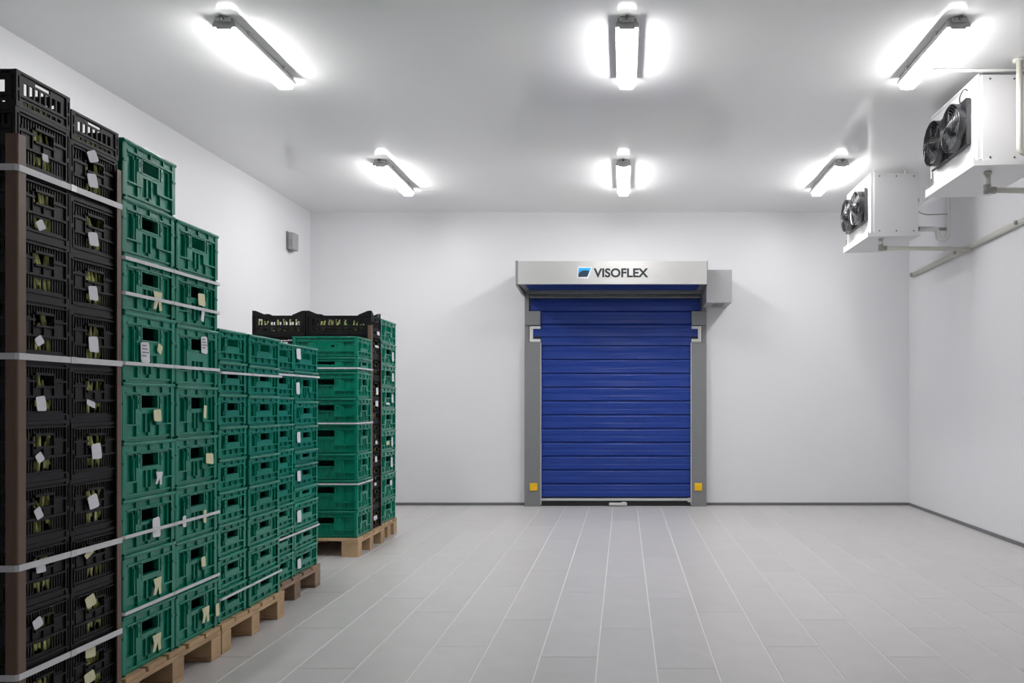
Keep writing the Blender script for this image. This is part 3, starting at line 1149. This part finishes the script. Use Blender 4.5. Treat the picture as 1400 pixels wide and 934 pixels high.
# two shallow trays with peaked corners on the rear black columns
def peaked_tray(x0, x1, y0, y1, z, label):
    D, W, H = x1 - x0, y1 - y0, 0.175
    t = crate('black', (x0 + x1) / 2, (y0 + y1) / 2, z, D, W, H, label, 'shallow black trays on the rear stack')
    t.name = 'vegetable_tray'
    bm_ = bmesh.new()
    up, run = 0.045, 0.12
    for sx_ in (-1, 1):
        for sy_ in (-1, 1):
            X, Y = sx_ * D / 2, sy_ * (W / 2 - 0.003)
            add_prism(bm_, [(X, H - 0.001), (X, H + up), (X - sx_ * 0.03, H + up - 0.002), (X - sx_ * run, H + 0.006), (X - sx_ * run, H - 0.001)], 'y', Y, Y - sy_ * 0.010)
            add_prism(bm_, [(Y, H - 0.001), (Y, H + up), (Y - sy_ * 0.03, H + up - 0.002), (Y - sy_ * 0.09, H + 0.004), (Y - sy_ * 0.09, H - 0.001)], 'x', X, X - sx_ * 0.010)
    link('peaked_corner', bm_mesh('peaked_corner', bm_, M['black']), t)
    return t


zt = z0 + 0.2 * 9 + 0.0005
peaked_tray(XK - 0.592, XK + 0.006, 7.39, 7.69, zt, 'shallow black tray with peaked corners beside the green column')
peaked_tray(XK - 1.085, XK - 0.598, 7.39, 7.69, zt, 'shallow black tray with peaked corners at the free end')

# ---- vegetables showing through the black crates
def veg_stuff(name, cells, label, seed, per=22):
    rnd = random.Random(seed)
    bm_ = bmesh.new()
    for (x0, x1, y0, y1, za, zb) in cells:
        ww = y1 - y0
        for k in range(per):
            yy = y0 + ww * (k + 0.5) / per + rnd.uniform(-0.006, 0.006)
            xx = x1 + 0.025 - rnd.uniform(0.0, 0.018)
            h = zb - za
            a = Vector((xx, yy + rnd.uniform(-0.02, 0.02), za + h * rnd.uniform(0.0, 0.25)))
            b = Vector((xx - rnd.uniform(0.0, 0.02), yy + rnd.uniform(-0.025, 0.025), za + h * rnd.uniform(0.55, 1.0)))
            b.y = min(max(b.y, y0), y1)
            a.y = min(max(a.y, y0), y1)
            m_ = (a + b) / 2
            r = rnd.uniform(0.006, 0.0095)
            add_cyl(bm_, a, m_, r * 0.6, r, 6)
            add_cyl(bm_, m_, b, r, r * 0.35, 6)
    o = link(name, bm_mesh(name, bm_, M['veg'], True))
    return tag(o, label, 'vegetables', None, 'stuff')


cells, cells2, cells3 = [], [], []
for (t, xf, ya, yb, za, zb) in CRATES:
    if 'black' in t['label']:
        if xf > XA - 0.05:
            cells.append((xf - 0.4, xf - 0.05, ya + 0.03, yb - 0.03, za + 0.02, za + (zb - za) * (0.93 if zb - za > 0.16 else 0.55)))
        elif t.name.startswith('vegetable_tray'):
            cells3.append((t.location.x, za, zb, t['label']))
        elif xf > XK - 0.05:
            cells2.append((xf - 0.5, xf - 0.05, ya + 0.03, yb - 0.03, za + 0.02, za + (zb - za) * 0.85))
veg_stuff('vegetable_filling', cells, 'pale green vegetables packed inside the tall black crates', 3)
veg_stuff('vegetable_filling', cells2, 'pale green vegetables packed inside the slim rear black column', 4, 14)
# vegetables lying in the peaked trays, seen from the front
rnd = random.Random(11)
bm_ = bmesh.new()
for (cx, za, zb, _l) in cells3:
    for k in range(26):
        xx = cx + rnd.uniform(-0.20, 0.20)
        yy = rnd.uniform(7.425, 7.45)
        hh = rnd.uniform(0.03, 0.05)
        a = Vector((xx - 0.012, yy, za + hh))
        b = Vector((xx + rnd.uniform(-0.01, 0.03), yy + 0.01, za + rnd.uniform(0.09, 0.15)))
        add_cyl(bm_, a, b, 0.010, 0.006, 6)
o = link('vegetable_filling', bm_mesh('vegetable_filling', bm_, M['veg'], True))
tag(o, 'green vegetables lying in the shallow peaked trays', 'vegetables', None, 'stuff')


# ---- corner posts (cardboard angle) and strapping
def angle_post(x, y, sx, sy, fl, z0, z1, label, th=0.006):
    """L-shaped post around a corner at (x, y); flanges run towards -sx and -sy"""
    pts = [(x, y), (x - sx * fl, y), (x - sx * fl, y - sy * th), (x - sx * th, y - sy * th), (x - sx * th, y - sy * fl), (x, y - sy * fl)]
    bm_ = bmesh.new()
    add_prism(bm_, [(p[0] - x, p[1] - y) for p in pts], 'z', 0, z1 - z0)
    es = [e for e in bm_.edges if abs((e.verts[0].co - e.verts[1].co).z) > 0.1 and e.verts[0].co.xy.length < 1e-4]
    bmesh.ops.bevel(bm_, geom=es, offset=0.009, segments=5, affect='EDGES', profile=0.5)
    o = link('corner_post', bm_mesh('corner_post', bm_, M['card']), None, (x, y, z0))
    return tag(o, label, 'corner post', 'brown corner posts on the black stacks')


angle_post(XA + 0.0115, 2.829, 1, -1, 0.042, PZ, 2.292, 'wide brown cardboard corner post on the outer edge of the black crates')
angle_post(XA + 0.0115, 3.4225, 1, 1, 0.034, PZ, 2.326, 'brown cardboard corner post between black crates and tallest green column')
angle_post(XK + 0.0115, 7.383, 1, -1, 0.035, PZ, 2.045, 'beige corner post behind the long-sided green crates')
angle_post(XK + 0.0115, 7.700, 1, 1, 0.022, PZ, 1.80, 'thin brown corner post beside the green column nearest the door')


def strap(x1, y0, y1, depth, z, label, group, h=0.019, tilt=0.0):
    o_, i_ = 0.0028, 0.0014
    bm_ = bmesh.new()
    x0 = x1 - depth
    c = 0.006

    def loop(off):
        return [(x1 + off, y0 + c), (x1 + off, y1 - c), (x1 - c, y1 + off), (x0 + c, y1 + off), (x0 - off, y1 - c), (x0 - off, y0 + c), (x0 + c, y0 - off), (x1 - c, y0 - off)]
    A, B = loop(i_), loop(o_)
    rows = []
    for pts, zz in ((A, 0), (B, 0), (B, h), (A, h)):
        rows.append([bm_.verts.new((p[0] - x1, p[1] - y0, zz + tilt * (p[1] - y0) - h / 2)) for p in pts])
    n = len(A)
    for k in range(4):
        P, Q = rows[k], rows[(k + 1) % 4]
        for i in range(n):
            bm_.faces.new((P[i], P[(i + 1) % n], Q[(i + 1) % n], Q[i]))
    t = thing('strapping_band', label, 'strap', (x1, y0, z), group)
    link('band', bm_mesh('band', bm_, M['strap']), t)
    # crimped seal on the aisle side
    ys_ = (y1 - y0) * 0.48
    link('crimp_seal', box_mesh('crimp_seal', o_, o_ + 0.002, ys_ - 0.015, ys_ + 0.015, -h / 2 - 0.001, h / 2 + 0.001, M['alu_l']), t)
    return t


NUM = ['lowest', 'second', 'third', 'fourth', 'fifth', 'sixth']
for i, z in enumerate((0.374, 0.759, 1.507, 2.172)):
    strap(XA + 0.0125, 2.828, 3.4235, 0.425, z, 'white strapping band around the black crates, %s from the floor' % NUM[i], 'bands around the black crates', h=0.023)
for i, z in enumerate((0.435, 0.764, 1.512, 1.813, 1.964)):
    strap(XA + 0.0075, 3.441, 4.2585, 0.617, z, 'white strapping band around the tallest green crates, %s from the floor' % NUM[i], 'bands around the tallest green crates', h=0.015)
for i, z in enumerate((0.293, 1.500)):
    strap(XA + 0.0075, 4.270, 5.032, 0.63, z, 'white strapping band around the narrow green column and its neighbour, %s one' % ('lower', 'upper')[i], 'bands around the low green crates', h=0.013)
for i, z in enumerate((0.449, 1.521)):
    strap(XE + 0.0075, 5.083, 5.881, 0.617, z, 'white strapping band around the crates on the dark pallet, %s one' % ('lower', 'upper')[i], 'bands on the dark pallet', h=0.013)
for i, z in enumerate((0.628, 1.154, 1.632)):
    strap(XG + 0.0075, 6.961, 7.374, 0.582, z, 'white strapping band around the long-sided green crates, %s from the floor' % NUM[i], 'bands around the long-sided crates', h=0.014)


# ---- paper tags on the crates, some added in place of latches and film
def find_crate(x, y, z):
    best = None
    for c in CRATES:
        if abs(c[1] - x) < 0.02 and c[2] - 0.004 <= y <= c[3] + 0.004 and c[4] <= z < c[5]:
            best = c
    return best


def paper(xf, px, py, wpx, hpx, cream=False, rot=0.0, split=False, lines=False):
    Y = F * xf / (px - VX)
    Z = EYE + (VY - py) * Y / F
    c = find_crate(xf, Y, Z)
    if c is None:
        return
    dy = Y * Y / (F * -xf)          # metres of Y per pixel
    wm, hm = wpx * dy, hpx * Y / F
    wm = min(wm, 0.12)
    bm_ = bmesh.new()
    if split:
        pts = [(-0.5, 0.5), (0.5, 0.5), (0.42, 0.0), (0.5, -0.45), (0.22, -0.5), (0.1, 0.0), (-0.18, -0.45), (-0.48, -0.42), (-0.3, 0.05)]
    else:
        pts = [(-0.5, 0.40), (-0.36, 0.47), (0.30, 0.5), (0.40, 0.38), (0.52, -0.40), (0.40, -0.5), (-0.34, -0.46), (-0.42, -0.36)]
    cr, sr = math.cos(rot), math.sin(rot)
    q = [((p[0] * wm) * cr - (p[1] * hm) * sr, (p[0] * wm) * sr + (p[1] * hm) * cr) for p in pts]
    front = [bm_.verts.new((0.0035 + 0.0015 * math.sin(3 * u + 9 * v), u, v)) for u, v in q]
    back = [bm_.verts.new((v_.co.x - 0.0012, v_.co.y, v_.co.z)) for v_ in front]
    bm_.faces.new(front)
    bm_.faces.new(back[::-1])
    n = len(q)
    for i in range(n):
        bm_.faces.new((front[i], back[i], back[(i + 1) % n], front[(i + 1) % n]))
    t = c[0]
    lz = Z - t.location.z
    ly = Y - t.location.y
    o = link('tag_or_stand_in', bm_mesh('tag_or_stand_in', bm_, M['paper_y'] if cream else M['paper']), t, (xf - t.location.x + 0.002, ly, lz))
    o['label'] = 'cream paper tag' if cream else 'white paper tag or latch and film stand-in'
    if lines:
        link('print_line', boxes('print_line', [(0.0051, 0.0056, -wm * 0.36, wm * (0.1 + 0.25 * ((k * 7) % 3) / 2), hm * (0.32 - 0.16 * k) - hm * 0.03, hm * (0.32 - 0.16 * k) + hm * 0.03) for k in range(4)], M['print']), o)


for a in ((125, 247, 14, 19, 0, 0.15), (126, 327, 14, 19, 0, 0.12), (126, 401, 13, 20, 0, 0.05), (126.5, 471, 14, 22, 0, 0), (123, 552, 13, 8, 0, -0.3),
          (130.5, 617, 14, 22, 0, 0.05), (126, 686, 14, 20, 0, 0.2), (120, 757, 12, 9, 1, 0.5), (122, 822, 14, 17, 1, 0.2), (122, 891, 15, 17, 1, -0.1), (121, 926, 15, 16, 1, 0.1), (125, 214, 14, 16, 0, 0.4),
          (60, 216, 9, 10, 0, 0), (54, 308, 11, 14, 0, 0.5), (52, 466, 11, 13, 0, 0.5), (54.5, 552, 14, 21, 0, 0.05), (52.5, 626, 10, 14, 0, 0.5), (51, 702, 10, 17, 0, 0.4), (54, 777, 14, 13, 0, 0), (50, 852, 13, 15, 0, 0.3)):
    paper(XA, a[0], a[1], a[2], a[3], bool(a[4]), a[5])
for a in ((214, 412, 12, 26, 1, 0.0, 1, 0), (274.5, 410, 10, 17, 1, 0.0, 0, 0), (276, 432, 4, 16, 0, -0.2, 0, 0), (197, 482, 13, 29, 0, 0.0, 0, 1), (217, 477, 7, 12, 1, -0.5, 0, 0), (278, 472, 9, 24, 0, 0.0, 0, 1),
          (214, 568, 11, 17, 1, 0.0, 0, 0), (279, 563, 4, 18, 1, -0.1, 0, 0), (285.5, 627, 11, 15, 1, -0.1, 0, 0), (216, 654, 9, 18, 0, -0.1, 1, 0), (212.5, 721, 11, 28, 0, 0.0, 0, 0),
          (251, 713, 5, 16, 0, 0, 0, 0), (279, 706, 4, 18, 1, -0.05, 0, 0), (214, 802, 11, 24, 1, 0.0, 1, 0), (213, 879, 12, 24, 1, 0.0, 1, 0), (280, 841, 10, 22, 1, 0, 1, 0), (296, 834, 5, 18, 1, 0, 0, 0), (277, 768, 6, 14, 1, 0, 0, 0)):
    paper(XA, a[0], a[1], a[2], a[3], bool(a[4]), a[5], bool(a[6]), bool(a[7]))
for a in ((407.5, 484, 6, 15), (406.5, 531, 5, 17), (407.5, 598, 5, 15), (408, 651, 5, 15), (408, 706, 6, 17), (408, 771, 5, 14)):
    paper(XE, a[0], a[1], a[2], a[3], lines=False)
for a in ((536.5, 488, 2.5, 13), (536.5, 516, 2.5, 12), (536, 545, 2.5, 12), (535.5, 604, 2, 13), (535, 632, 2.5, 14), (534, 660, 3, 7), (529.5, 552, 6, 3), (529.5, 606, 4, 5)):
    paper(XK, a[0], a[1], a[2], a[3], cream=(a[1] == 606))  # white slips added on the last green column for pale latches and film
for a in ((516.5, 456, 4, 5), (514.5, 474, 8, 3), (515, 535, 3, 10), (514.5, 552, 4, 8), (514, 605, 3, 5), (513.5, 628, 3, 8), (512.5, 662, 3, 4), (512.5, 708, 5, 6)):
    paper(XK, a[0], a[1], a[2], a[3])
